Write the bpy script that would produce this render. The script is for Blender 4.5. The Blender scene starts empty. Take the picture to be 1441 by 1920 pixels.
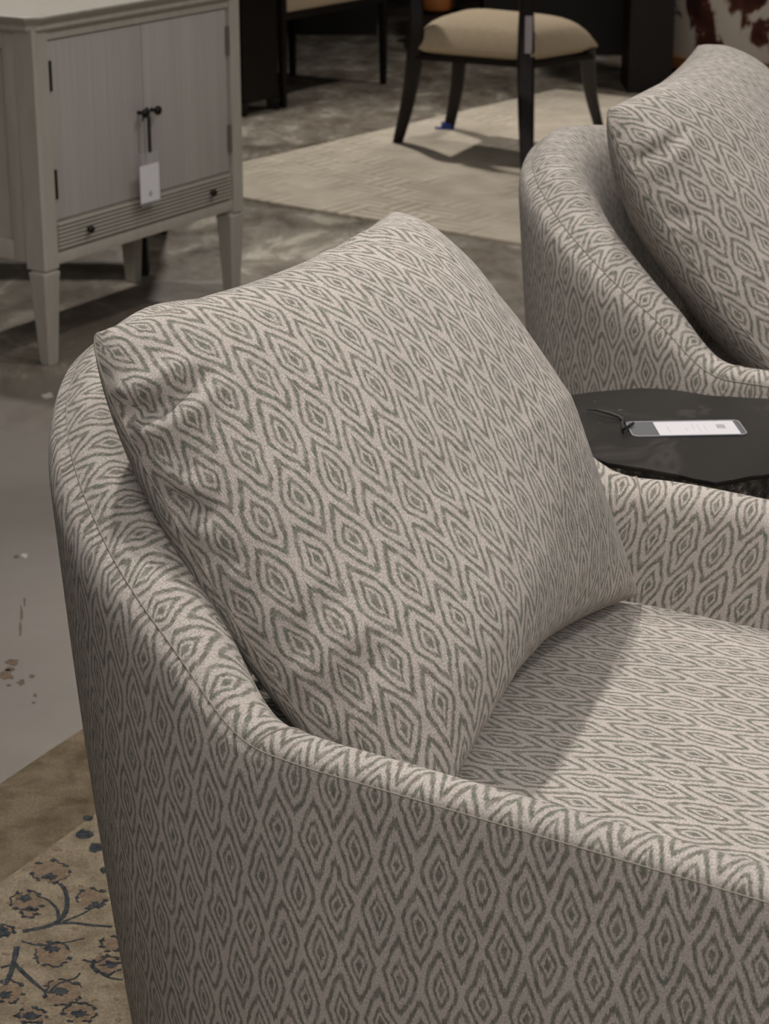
import bpy, bmesh, math, random
import numpy as np
from mathutils import Vector, Matrix, noise as mnoise
R = math.radians
random.seed(4)
scn = bpy.context.scene
COL = scn.collection

# ------------------------------------------------------------------ helpers
def link(o, parent=None):
    COL.objects.link(o)
    if parent is not None:
        o.parent = parent
    return o

def tag(o, label=None, cat=None, group=None, kind=None):
    if label: o['label'] = label
    if cat: o['category'] = cat
    if group: o['group'] = group
    if kind: o['kind'] = kind
    return o

def empty(name, loc=(0, 0, 0), rz=0.0):
    o = bpy.data.objects.new(name, None)
    o.empty_display_size = .1
    o.location = loc
    o.rotation_euler = (0, 0, rz)
    return link(o)

def mesh_obj(name, verts, faces, mat, parent=None, smooth=True, uvs=None, mats=None, fmat=None):
    me = bpy.data.meshes.new(name)
    me.from_pydata([tuple(v) for v in verts], [], [tuple(f) for f in faces])
    if uvs is not None:
        ul = me.uv_layers.new(name='UVMap')
        for l in me.loops:
            ul.data[l.index].uv = uvs[l.vertex_index]
    for m in (mats or [mat]):
        me.materials.append(m)
    if fmat is not None:
        for p, k in zip(me.polygons, fmat): p.material_index = k
    if smooth:
        for p in me.polygons: p.use_smooth = True
    me.update()
    o = bpy.data.objects.new(name, me)
    return link(o, parent)

class MB:
    """collects solid shapes into one mesh"""
    def __init__(s): s.bm = bmesh.new()
    def box(s, x0, x1, y0, y1, z0, z1, bev=0.0, taper=None, M=None):
        b = bmesh.new()
        vs = []
        for z in (z0, z1):
            k = 1.0
            if taper is not None and z == z0: k = taper
            cx, cy = (x0 + x1) / 2, (y0 + y1) / 2
            for x, y in ((x0, y0), (x1, y0), (x1, y1), (x0, y1)):
                vs.append(b.verts.new((cx + (x - cx) * k, cy + (y - cy) * k, z)))
        for f in ((3, 2, 1, 0), (4, 5, 6, 7), (0, 1, 5, 4), (1, 2, 6, 5), (2, 3, 7, 6), (3, 0, 4, 7)):
            b.faces.new([vs[i] for i in f])
        if bev > 0:
            bmesh.ops.bevel(b, geom=b.edges[:], offset=bev, segments=2, profile=.6, affect='EDGES')
        if M is not None: bmesh.ops.transform(b, matrix=M, verts=b.verts)
        s._merge(b); return s
    def _merge(s, b):
        me = bpy.data.meshes.new('tmp'); b.to_mesh(me); s.bm.from_mesh(me); bpy.data.meshes.remove(me); b.free()
    def loft(s, rings, cap=True, closed=True):
        """rings: list of equally long point loops"""
        rv = [[s.bm.verts.new(tuple(p)) for p in r] for r in rings]
        n = len(rv[0])
        for a, c in zip(rv[:-1], rv[1:]):
            for i in range(n if closed else n - 1):
                j = (i + 1) % n
                s.bm.faces.new((a[i], a[j], c[j], c[i]))
        if cap and closed:
            s.bm.faces.new(rv[0][::-1]); s.bm.faces.new(rv[-1])
        return s
    def tube(s, pts, rad, n=8):
        pts = [Vector(p) for p in pts]
        rings = []
        up = Vector((0, 0, 1))
        for i, p in enumerate(pts):
            t = (pts[min(i + 1, len(pts) - 1)] - pts[max(i - 1, 0)]).normalized()
            a = t.cross(up)
            if a.length < .05: a = t.cross(Vector((1, 0, 0)))
            a.normalize(); c = a.cross(t).normalized()
            r = rad[i] if isinstance(rad, (list, tuple)) else rad
            rings.append([p + (a * math.cos(2 * math.pi * k / n) + c * math.sin(2 * math.pi * k / n)) * r for k in range(n)])
        return s.loft(rings)
    def prism(s, poly, z0, z1):
        return s.loft([[(x, y, z0) for x, y in poly], [(x, y, z1) for x, y in poly]])
    def ball(s, c, r, sc=(1, 1, 1), seg=16):
        b = bmesh.new()
        bmesh.ops.create_uvsphere(b, u_segments=seg, v_segments=seg // 2 + 2, radius=r)
        bmesh.ops.transform(b, matrix=Matrix.Translation(c) @ Matrix.Diagonal((*sc, 1)), verts=b.verts)
        s._merge(b); return s
    def build(s, name, mat, parent=None, smooth=True, angle=35):
        bmesh.ops.recalc_face_normals(s.bm, faces=s.bm.faces[:])
        me = bpy.data.meshes.new(name); s.bm.to_mesh(me); s.bm.free()
        me.materials.append(mat)
        if smooth:
            for p in me.polygons: p.use_smooth = True
            try: me.set_sharp_from_angle(angle=R(angle))
            except Exception: pass
        o = bpy.data.objects.new(name, me)
        return link(o, parent)

def join_into(base, others):
    """merge flat pattern pieces into the surface they belong to, keeping their own materials"""
    bm = bmesh.new(); bm.from_mesh(base.data)
    for o in others:
        me = o.data; k = len(base.data.materials); base.data.materials.append(me.materials[0])
        n0 = len(bm.faces); bm.from_mesh(me); bm.faces.ensure_lookup_table()
        for f in bm.faces[n0:]: f.material_index = k
    bm.to_mesh(base.data); bm.free()
    for o in others:
        me = o.data; bpy.data.objects.remove(o); bpy.data.meshes.remove(me)

def copy_tree(o, parent=None):
    c = o.copy(); COL.objects.link(c); c.parent = parent
    for ch in [k for k in list(COL.objects) if k.parent == o]:
        copy_tree(ch, c)
    return c

# ------------------------------------------------------------------ camera
CAM_H, PITCH, FPX = 1.5, 20.18, 4000.0
cam_d = bpy.data.cameras.new('camera'); cam = bpy.data.objects.new('camera', cam_d); link(cam)
cam.location = (0, 0, CAM_H); cam.rotation_euler = (R(90 - PITCH), 0, 0)
cam_d.sensor_fit = 'VERTICAL'; cam_d.sensor_height = 24.0; cam_d.lens = 24.0 * FPX / 1920.0
cam_d.clip_start = .05; cam_d.clip_end = 100
cam_d.dof.use_dof = True; cam_d.dof.focus_distance = 2.15; cam_d.dof.aperture_fstop = 10.0
scn.camera = cam

def at(x, y, z):
    """world point at height z seen at photo pixel x, y (used for laying out the floor plan)"""
    c, s = math.cos(R(PITCH)), math.sin(R(PITCH))
    dx, dy = (x - 720.5) / FPX, (960 - y) / FPX
    d = Vector((dx, c + dy * s, -s + dy * c))
    return Vector((0, 0, CAM_H)) + d * ((z - CAM_H) / d.z)

# ------------------------------------------------------------------ node helper
class NT:
    def __init__(s, name):
        s.m = bpy.data.materials.new(name); s.m.use_nodes = True
        s.t = s.m.node_tree; s.bsdf = s.t.nodes['Principled BSDF']
    def n(s, typ, **kw):
        nd = s.t.nodes.new(typ)
        for k, v in kw.items(): setattr(nd, k, v)
        return nd
    def l(s, a, b): s.t.links.new(a, b)
    def val(s, sock, v):
        if hasattr(v, 'is_output'): s.l(v, sock)
        else: sock.default_value = v
    def math(s, op, a, b=None, c=None, clamp=False):
        nd = s.n('ShaderNodeMath', operation=op); nd.use_clamp = clamp
        s.val(nd.inputs[0], a)
        if b is not None: s.val(nd.inputs[1], b)
        if c is not None: s.val(nd.inputs[2], c)
        return nd.outputs[0]
    def comb(s, x, y, z=0.0):
        nd = s.n('ShaderNodeCombineXYZ')
        s.val(nd.inputs[0], x); s.val(nd.inputs[1], y); s.val(nd.inputs[2], z)
        return nd.outputs[0]
    def sep(s, v):
        nd = s.n('ShaderNodeSeparateXYZ'); s.l(v, nd.inputs[0]); return nd.outputs
    def noise(s, vec, scale, detail=2.0, rough=.5, dist=0.0):
        nd = s.n('ShaderNodeTexNoise'); s.l(vec, nd.inputs['Vector'])
        nd.inputs['Scale'].default_value = scale; nd.inputs['Detail'].default_value = detail
        nd.inputs['Roughness'].default_value = rough; nd.inputs['Distortion'].default_value = dist
        return nd.outputs['Fac']
    def ramp(s, f, stops, interp='LINEAR'):
        nd = s.n('ShaderNodeValToRGB'); cr = nd.color_ramp; cr.interpolation = interp
        while len(cr.elements) < len(stops): cr.elements.new(.5)
        while len(cr.elements) > len(stops): cr.elements.remove(cr.elements[-1])
        for e, (p, c) in zip(cr.elements, sorted(stops, key=lambda q: q[0])):
            e.position = p; e.color = (c, c, c, 1) if isinstance(c, (int, float)) else (*c, 1)
        s.l(f, nd.inputs[0]); return nd.outputs[0]
    def mix(s, f, a, b, mode='MIX'):
        nd = s.n('ShaderNodeMix', data_type='RGBA', blend_type=mode)
        s.val(nd.inputs[0], f)
        for i, v in ((6, a), (7, b)):
            if hasattr(v, 'is_output'): s.l(v, nd.inputs[i])
            else: nd.inputs[i].default_value = (*v, 1)
        return nd.outputs[2]
    def bump(s, h, strength=.3, dist=.001):
        nd = s.n('ShaderNodeBump'); nd.inputs['Strength'].default_value = strength
        nd.inputs['Distance'].default_value = dist; s.l(h, nd.inputs['Height'])
        s.l(nd.outputs[0], s.bsdf.inputs['Normal'])
    def set(s, col=None, rough=None, metal=None, spec=None):
        if col is not None:
            if hasattr(col, 'is_output'): s.l(col, s.bsdf.inputs['Base Color'])
            else: s.bsdf.inputs['Base Color'].default_value = (*col, 1)
        if rough is not None: s.val(s.bsdf.inputs['Roughness'], rough)
        if metal is not None: s.bsdf.inputs['Metallic'].default_value = metal
        if spec is not None: s.bsdf.inputs['Specular IOR Level'].default_value = spec
        return s.m
    def objco(s):
        return s.n('ShaderNodeTexCoord').outputs['Object']
    def world(s):
        return s.n('ShaderNodeNewGeometry').outputs['Position']
    def mapping(s, v, scale=(1, 1, 1), rot=(0, 0, 0), loc=(0, 0, 0)):
        nd = s.n('ShaderNodeMapping'); s.l(v, nd.inputs[0])
        nd.inputs['Scale'].default_value = scale; nd.inputs['Rotation'].default_value = rot
        nd.inputs['Location'].default_value = loc
        return nd.outputs[0]

# ------------------------------------------------------------------ materials
LIGHT = (.50, .445, .405)
GREEN = (.120, .118, .086)
CELL_U, CELL_V = .0428, .121
def fabric_material():
    k = NT('ikat_fabric')
    uv = k.n('ShaderNodeUVMap', uv_map='UVMap').outputs[0]
    o = k.sep(uv); u0, v0 = o[0], o[1]
    # soft warp of the cloth, then the feathered thread shift of ikat dyeing
    wa = k.math('SUBTRACT', k.noise(uv, 22, 1.5), .5)
    wb = k.math('SUBTRACT', k.noise(k.mapping(uv, loc=(3.1, 7.7, 0)), 26, 1.5), .5)
    fine = k.math('SUBTRACT', k.noise(k.comb(k.math('MULTIPLY', u0, 520), k.math('MULTIPLY', v0, 26)), 1.0, 1.0), .5)
    fine2 = k.math('SUBTRACT', k.noise(k.comb(k.math('MULTIPLY', u0, 130), k.math('MULTIPLY', v0, 60)), 1.0, 1.0), .5)
    u = k.math('ADD', u0, k.math('MULTIPLY', wa, .008))
    u = k.math('ADD', u, k.math('MULTIPLY', fine2, .003))
    v = k.math('ADD', v0, k.math('MULTIPLY', wb, .022))
    v = k.math('ADD', v, k.math('MULTIPLY', fine, .012))
    x = k.math('DIVIDE', u, CELL_U); y = k.math('DIVIDE', v, CELL_V)
    P_ = 1.15
    def cell(sx, sy):
        fx = k.math('ABSOLUTE', k.math('SUBTRACT', k.math('FRACT', k.math('ADD', x, sx)), .5))
        fy = k.math('ABSOLUTE', k.math('SUBTRACT', k.math('FRACT', k.math('ADD', y, sy)), .5))
        a = k.math('POWER', k.math('MULTIPLY', fx, 2.0), P_)
        b = k.math('POWER', k.math('DIVIDE', fy, .42), P_)
        return k.math('POWER', k.math('ADD', a, b), 1 / P_)
    d = k.math('MINIMUM', cell(1000.0, 1000.0), cell(1000.5, 1000.5))
    e = .045
    st = []
    for pos, va, vb in ((.175, 0, 1), (.30, 1, 0), (.455, 0, 1), (.69, 1, 0), (.885, 0, 1)):
        st += [(pos - e, va), (pos + e, vb)]
    mask = k.ramp(d, [(0.0, 0.0)] + st)
    # threads
    wv = k.math('MULTIPLY', k.math('SINE', k.math('MULTIPLY', u0, 2 * math.pi / .0015)), k.math('SINE', k.math('MULTIPLY', v0, 2 * math.pi / .0015)))
    grain = k.noise(k.comb(k.math('MULTIPLY', u0, 700), k.math('MULTIPLY', v0, 430)), 1.0, 1.0)
    blot = k.noise(uv, 60, 2)
    mk = k.math('ADD', mask, k.math('MULTIPLY', wv, .10))
    mk = k.math('ADD', mk, k.math('MULTIPLY', k.math('SUBTRACT', grain, .5), .36), clamp=True)
    mk = k.math('ADD', mk, k.math('MULTIPLY', k.math('SUBTRACT', 1.0, mk), k.ramp(k.noise(k.mapping(uv, loc=(9, 4, 0)), 95, 3), [(.42, 0.0), (.75, .45)])), clamp=True)
    green = k.mix(k.ramp(blot, [(.35, 0.0), (.65, 1.0)]), (.165, .146, .120), (.140, .152, .118))
    c = k.mix(mk, green, LIGHT)
    tone = k.ramp(k.noise(uv, 9, 2), [(.3, .93), (.7, 1.05)])
    c = k.mix(1.0, c, tone, 'MULTIPLY')
    c = k.mix(1.0, c, k.ramp(k.math('ADD', k.math('MULTIPLY', wv, .22), grain), [(.22, .62), (.78, 1.34)]), 'MULTIPLY')
    k.set(c, .88, 0, .18)
    k.bsdf.inputs['Sheen Weight'].default_value = .12
    k.bsdf.inputs['Sheen Roughness'].default_value = .5
    h = k.math('ADD', k.math('MULTIPLY', wv, .5), k.math('MULTIPLY', grain, 1.0))
    k.bump(h, .6, .0007)
    return k.m
FAB = fabric_material()

def simple(name, col, rough=.6, metal=0, spec=.4, var=.12, scale=8, stretch=(1, 1, 1), bump=0.0):
    k = NT(name); co = k.objco()
    n = k.noise(k.mapping(co, scale=stretch), scale, 4, .6)
    lo = tuple(c * (1 - var) for c in col); hi = tuple(min(1, c * (1 + var)) for c in col)
    k.set(k.mix(k.ramp(n, [(.3, 0.0), (.7, 1.0)]), lo, hi), rough, metal, spec)
    if bump: k.bump(n, bump, .002)
    return k.m
THREAD = simple('seam_thread', (.52, .46, .40), .9, var=.15, scale=300)
THREAD_D = simple('seam_shadow_thread', (.27, .24, .20), .9, var=.2, scale=300)
PAINT = simple('grey_painted_wood', (.43, .40, .345), .55, var=.07, scale=14, stretch=(3, 3, .6))
def door_mat():
    k = NT('brushed_door_paint'); co = k.objco()
    n1 = k.noise(k.mapping(co, scale=(90, 90, 1.2)), 1.0, 3, .6)
    n2 = k.noise(k.mapping(co, scale=(14, 14, 1.5)), 1.0, 3, .6)
    n = k.math('ADD', k.math('MULTIPLY', n1, .6), k.math('MULTIPLY', n2, .4))
    k.set(k.mix(k.ramp(n, [(.35, 0.0), (.65, 1.0)]), (.40, .37, .345), (.475, .44, .41)), .55, 0, .4)
    k.bump(n1, .15, .001)
    return k.m
DOOR = door_mat()
PAINT_D = simple('groove_shade_paint', (.29, .27, .23), .6, var=.15, scale=20)  # darker copy of the paint, standing in for shade between the drawer ridges
IRON = simple('dark_bronze', (.022, .018, .014), .4, .6, var=.2, scale=40)
ESP = simple('espresso_wood', (.011, .007, .006), .5, 0, .25, var=.35, scale=5, stretch=(6, 6, 1))
BLACKW = simple('black_wood', (.008, .006, .005), .5, 0, .3, var=.3, scale=6)
CREAM = simple('cream_upholstery', (.45, .355, .24), .85, var=.06, scale=50)
ORANGE = simple('orange_leather', (.42, .14, .035), .5, var=.15, scale=10)
COGN = simple('cognac_wood', (.20, .078, .024), .45, var=.25, scale=5, stretch=(1, 1, 6))
STRAP = simple('black_strap', (.02, .019, .018), .6, var=.2, scale=50)
BLUE = simple('blue_tape', (.03, .06, .28), .6, var=.1, scale=30)
CARD = simple('white_card', (.55, .53, .55), .6, var=.02, scale=20)
INK = simple('grey_ink', (.42, .41, .44), .7, var=.05, scale=20)
INK_D = simple('dark_ink', (.16, .16, .17), .7, var=.05, scale=20)
def plastic():
    k = NT('clear_plastic'); k.set((.92, .93, 1.0), .12, 0, .5)
    k.bsdf.inputs['Transmission Weight'].default_value = .0
    k.bsdf.inputs['Alpha'].default_value = .035
    return k.m
PLAST = plastic()
def floor_mat():
    k = NT('polished_concrete'); p = k.world(); o = k.sep(p)
    a = k.noise(p, 1.1, 5, .6, .3); b = k.noise(k.mapping(p, loc=(5, 2, 0)), 4.5, 5, .65, .2); c = k.noise(p, 120, 2)
    base = k.mix(k.ramp(a, [(.35, 0.0), (.65, 1.0)]), (.168, .148, .128), (.225, .198, .172))
    base = k.mix(k.ramp(b, [(.52, 0.0), (.75, .55)]), base, (.20, .168, .135))
    # old adhesive residue further back and under the cabinet
    far = k.ramp(k.math('ADD', k.math('MULTIPLY', o[1], .1), k.math('MULTIPLY', k.math('SUBTRACT', a, .5), .35)), [(.47, 0.0), (.53, .75), (.60, .55), (.66, .95)])
    st = k.noise(k.mapping(p, scale=(1, .55, 1), loc=(1, 4, 0)), 5.5, 6, .70, .5)
    patch = k.ramp(st, [(.38, (.085, .062, .042)), (.47, (.19, .155, .112)), (.55, (.25, .22, .175)), (.63, (.50, .45, .36))])
    base = k.mix(k.math('MULTIPLY', far, .85), base, patch)
    base = k.mix(k.math('MULTIPLY', k.ramp(c, [(.4, 0.0), (.6, 1.0)]), .12), base, (.15, .13, .12))
    k.set(base, k.ramp(b, [(.3, .42), (.7, .60)]), 0, .35)
    return k.m
FLOORM = floor_mat()
SCUFF = simple('brown_scuff', (.105, .066, .040), .6, var=.4, scale=40)
SCUFFL = simple('pale_residue', (.45, .42, .36), .6, var=.2, scale=40)
def rug_mat():
    k = NT('tan_rug_pile'); p = k.world()
    n = k.noise(p, 14, 5, .65, .3); f = k.noise(p, 260, 2)
    b = k.mix(k.ramp(n, [(.36, 0.0), (.6, 1.0)]), (.088, .064, .038), (.165, .128, .085))
    b = k.mix(1.0, b, k.ramp(f, [(.3, .8), (.7, 1.15)]), 'MULTIPLY')
    k.set(b, .95, 0, .1); k.bump(f, .8, .003); return k.m
def pile(name, lo, hi, sc=24, lo_p=.38, hi_p=.62):
    k = NT(name); p = k.world(); n = k.noise(p, sc, 5, .7, .3); f = k.noise(p, 260, 2)
    b = k.mix(k.ramp(n, [(lo_p, 0.0), (hi_p, 1.0)]), lo, hi)
    b = k.mix(1.0, b, k.ramp(f, [(.3, .75), (.7, 1.2)]), 'MULTIPLY')
    k.set(b, .95, 0, .1); k.bump(f, .8, .003); return k.m
RUGTAN = rug_mat()
RUGCREAM = pile('cream_rug_pile', (.165, .13, .088), (.25, .205, .145))
RUGBLUE = pile('slate_blue_pile', (.024, .028, .033), (.058, .062, .064), 90)
RUGBROWN = pile('faded_brown_pile', (.15, .108, .074), (.205, .15, .104), 60)
def cream_rug():
    k = NT('ivory_carved_rug'); co = k.objco(); o = k.sep(co)
    n = k.noise(co, 30, 3); f = k.noise(co, 5, 4, .6)
    # carved broken-key relief: short bars in alternating directions
    gx = k.math('MULTIPLY', o[0], 7.0); gy = k.math('MULTIPLY', o[1], 7.0)
    par = k.math('MODULO', k.math('ADD', k.math('FLOOR', gx), k.math('FLOOR', gy)), 2.0)
    sx = k.math('SINE', k.math('MULTIPLY', o[0], 2 * math.pi * 21)); sy = k.math('SINE', k.math('MULTIPLY', o[1], 2 * math.pi * 21))
    pat = k.math('ADD', k.math('MULTIPLY', sx, par), k.math('MULTIPLY', sy, k.math('SUBTRACT', 1.0, par)))
    g = k.ramp(k.noise(co, 1.6, 3), [(.42, 0.0), (.58, 1.0)])
    pat = k.math('MULTIPLY', pat, g)
    c = k.mix(k.ramp(k.math('ADD', k.math('MULTIPLY', pat, .28), f), [(.25, 0.0), (.85, 1.0)]), (.42, .36, .28), (.72, .64, .52))
    k.set(c, .95, 0, .1); k.bump(k.math('ADD', pat, n), .5, .004); return k.m
IVORY = cream_rug()
def marble():
    k = NT('black_marble'); co = k.objco()
    o = k.sep(co)
    w = k.noise(k.mapping(co, loc=(2, 1, 0)), 5, 5, .6, .8)
    # broad polished facets in slightly different greys
    vor = k.n('ShaderNodeTexVoronoi', feature='F1'); k.l(k.mapping(co, scale=(1, .55, 1), rot=(0, 0, .9)), vor.inputs['Vector']); vor.inputs['Scale'].default_value = 3.4
    t = k.sep(vor.outputs['Color'])[0]
    base = k.mix(t, (.006, .0055, .0055), (.020, .018, .016))
    base = k.mix(k.ramp(w, [(.55, 0.0), (.60, .6), (.66, 0.0)]), base, (.045, .037, .033))
    sp = k.noise(co, 45, 2)
    base = k.mix(k.ramp(sp, [(.72, 0.0), (.78, .6)]), base, (.16, .13, .12))
    k.set(base, k.ramp(w, [(.3, .26), (.7, .40)]), 0, .25)
    return k.m
MARBLE = marble()
def rough_stone():
    k = NT('chipped_stone_edge'); co = k.objco()
    n = k.noise(co, 45, 4, .7)
    k.set(k.ramp(n, [(.42, (.010, .009, .008)), (.56, (.045, .04, .036)), (.64, (.20, .18, .155))]), .35, 0, .5)
    k.bump(n, 1.0, .006); return k.m
STONE = rough_stone()
def cowhide():
    k = NT('cowhide'); co = k.objco()
    n = k.noise(k.mapping(co, scale=(1, 1, .6)), 5.5, 4, .6, .5)
    k.set(k.ramp(n, [(.46, (.62, .55, .47)), (.50, (.10, .03, .02)), (.6, (.035, .014, .012))]), .8, 0, .2)
    return k.m
COW = cowhide()
WALLM = simple('dark_showroom_wall', (.028, .024, .022), .8, var=.1, scale=2)
CEILM = simple('dark_ceiling', (.05, .046, .042), .9, var=.1, scale=2)
TRIMM = simple('baseboard_paint', (.05, .045, .04), .6, var=.1, scale=2)

# ------------------------------------------------------------------ room
def slab(name, x0, x1, y0, y1, z0, z1, mat):
    o = MB().box(x0, x1, y0, y1, z0, z1).build(name, mat, smooth=False)
    o['kind'] = 'structure'; return o
XL, XR, YN, YF, ZC = -4.5, 6.0, -2.5, 13.4, 3.6
fl = slab('floor', XL, XR, YN, YF, -.12, 0, FLOORM)
slab('ceiling', XL, XR, YN, YF, ZC, ZC + .1, CEILM)
slab('wall_left', XL - .1, XL, YN, YF, 0, ZC, WALLM)
slab('wall_right', XR, XR + .1, YN, YF, 0, ZC, WALLM)
slab('wall_back', XL, XR, YF, YF + .1, 0, ZC, WALLM)
slab('wall_front', XL, XR, YN - .1, YN, 0, ZC, WALLM)
slab('baseboard_back', XL, XR, YF - .02, YF, 0, .12, TRIMM)

# ------------------------------------------------------------------ armchair
W_, RB, NE, KF = .437, .530, 2.05, .18
AF = .46      # length of the straight arm ahead of the origin
def plan_points():
    pts = []
    for a in np.linspace(AF, .02, 40): pts.append((a, -W_, -a))
    for t in np.linspace(0, math.pi, 260):
        c, s = math.cos(t), math.sin(t)
        a = -RB * abs(s) ** (2 / NE); b = -W_ * math.copysign(abs(c) ** (2 / NE), c)
        pts.append((a, b, t))
    for a in np.linspace(.02, AF, 40): pts.append((a, W_, math.pi + a))
    return np.array(pts)
PP = plan_points()
seg = np.hypot(np.diff(PP[:, 0]), np.diff(PP[:, 1]))
SS = np.concatenate([[0], np.cumsum(seg)]); LTOT = SS[-1]
NS = 220
s_s = np.linspace(0, LTOT, NS)
pa = np.interp(s_s, SS, PP[:, 0]); pb = np.interp(s_s, SS, PP[:, 1]); pt = np.interp(s_s, SS, PP[:, 2])
# distance (in arc length) from the elbow where the straight arm ends
s_e = np.minimum(s_s, LTOT - s_s) - AF
da = np.gradient(pa, s_s); db = np.gradient(pb, s_s)
nn = np.hypot(da, db); no_a, no_b = db / nn, -da / nn       # outward normal
for k_ in range(3):
    no_a = np.convolve(np.pad(no_a, 2, 'edge'), np.ones(5) / 5, 'valid'); no_b = np.convolve(np.pad(no_b, 2, 'edge'), np.ones(5) / 5, 'valid')
if no_b[3] > 0: no_a, no_b = -no_a, -no_b
hz = np.interp(s_e, [-.46, .0, .05, .08, .105, .135, .17, .20, .25, .30, .38, .50, .62, .80],
                     [.612, .622, .622, .621, .621, .637, .664, .688, .712, .735, .770, .823, .858, .878]) - .011
inset = .003 + .022 * np.clip((s_e - .02) / .35, 0, 1)
for k_ in range(1): hz = np.convolve(np.pad(hz, 2, 'edge'), np.ones(5) / 5, 'valid')
wb = np.clip((s_e - .06) / .30, 0, 1); wb = wb * wb * (3 - 2 * wb)
ARMP = [(0, 0), (.002, .006), (.009, .012), (.020, .0155), (.033, .014), (.045, .006), (.053, -.006), (.058, -.03), (.061, -.07), (.063, -.12), (.066, -.22)]
BAKP = [(0, 0), (.012, .011), (.028, .018), (.048, .017), (.068, .007), (.087, -.012), (.103, -.04), (.117, -.08), (.132, -.14), (.152, -.22), (.19, -.38)]
def smooth_profile(P, n=34):
    P = np.array(P, float); x = np.arange(len(P)); out = []
    def cr(p0, p1, p2, p3, t): return .5 * ((2 * p1) + (-p0 + p2) * t + (2 * p0 - 5 * p1 + 4 * p2 - p3) * t * t + (-p0 + 3 * p1 - 3 * p2 + p3) * t ** 3)
    for q in np.linspace(0, len(P) - 1, n):
        i = min(int(q), len(P) - 2); t = q - i
        out.append(cr(P[max(i - 1, 0)], P[i], P[i + 1], P[min(i + 2, len(P) - 1)], t))
    return np.array(out)
ARS, BKS = smooth_profile(ARMP), smooth_profile(BAKP)
def flare(a, b, z):
    f = 1 + KF * (z - .62)
    return (a * f if a < 0 else a), b * f
def front_in(s_):          # arms round in a little at their front ends
    q = np.clip((s_ + AF - .10) / .10, 0, 1); return 1 - (1 - q) ** 2
def rim_point(i, d, dz):
    z = hz[i] + dz
    a, b = flare(pa[i], pb[i], hz[i])
    d = d + inset[i]
    return (a - no_a[i] * d, b - no_b[i] * d, z)

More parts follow.
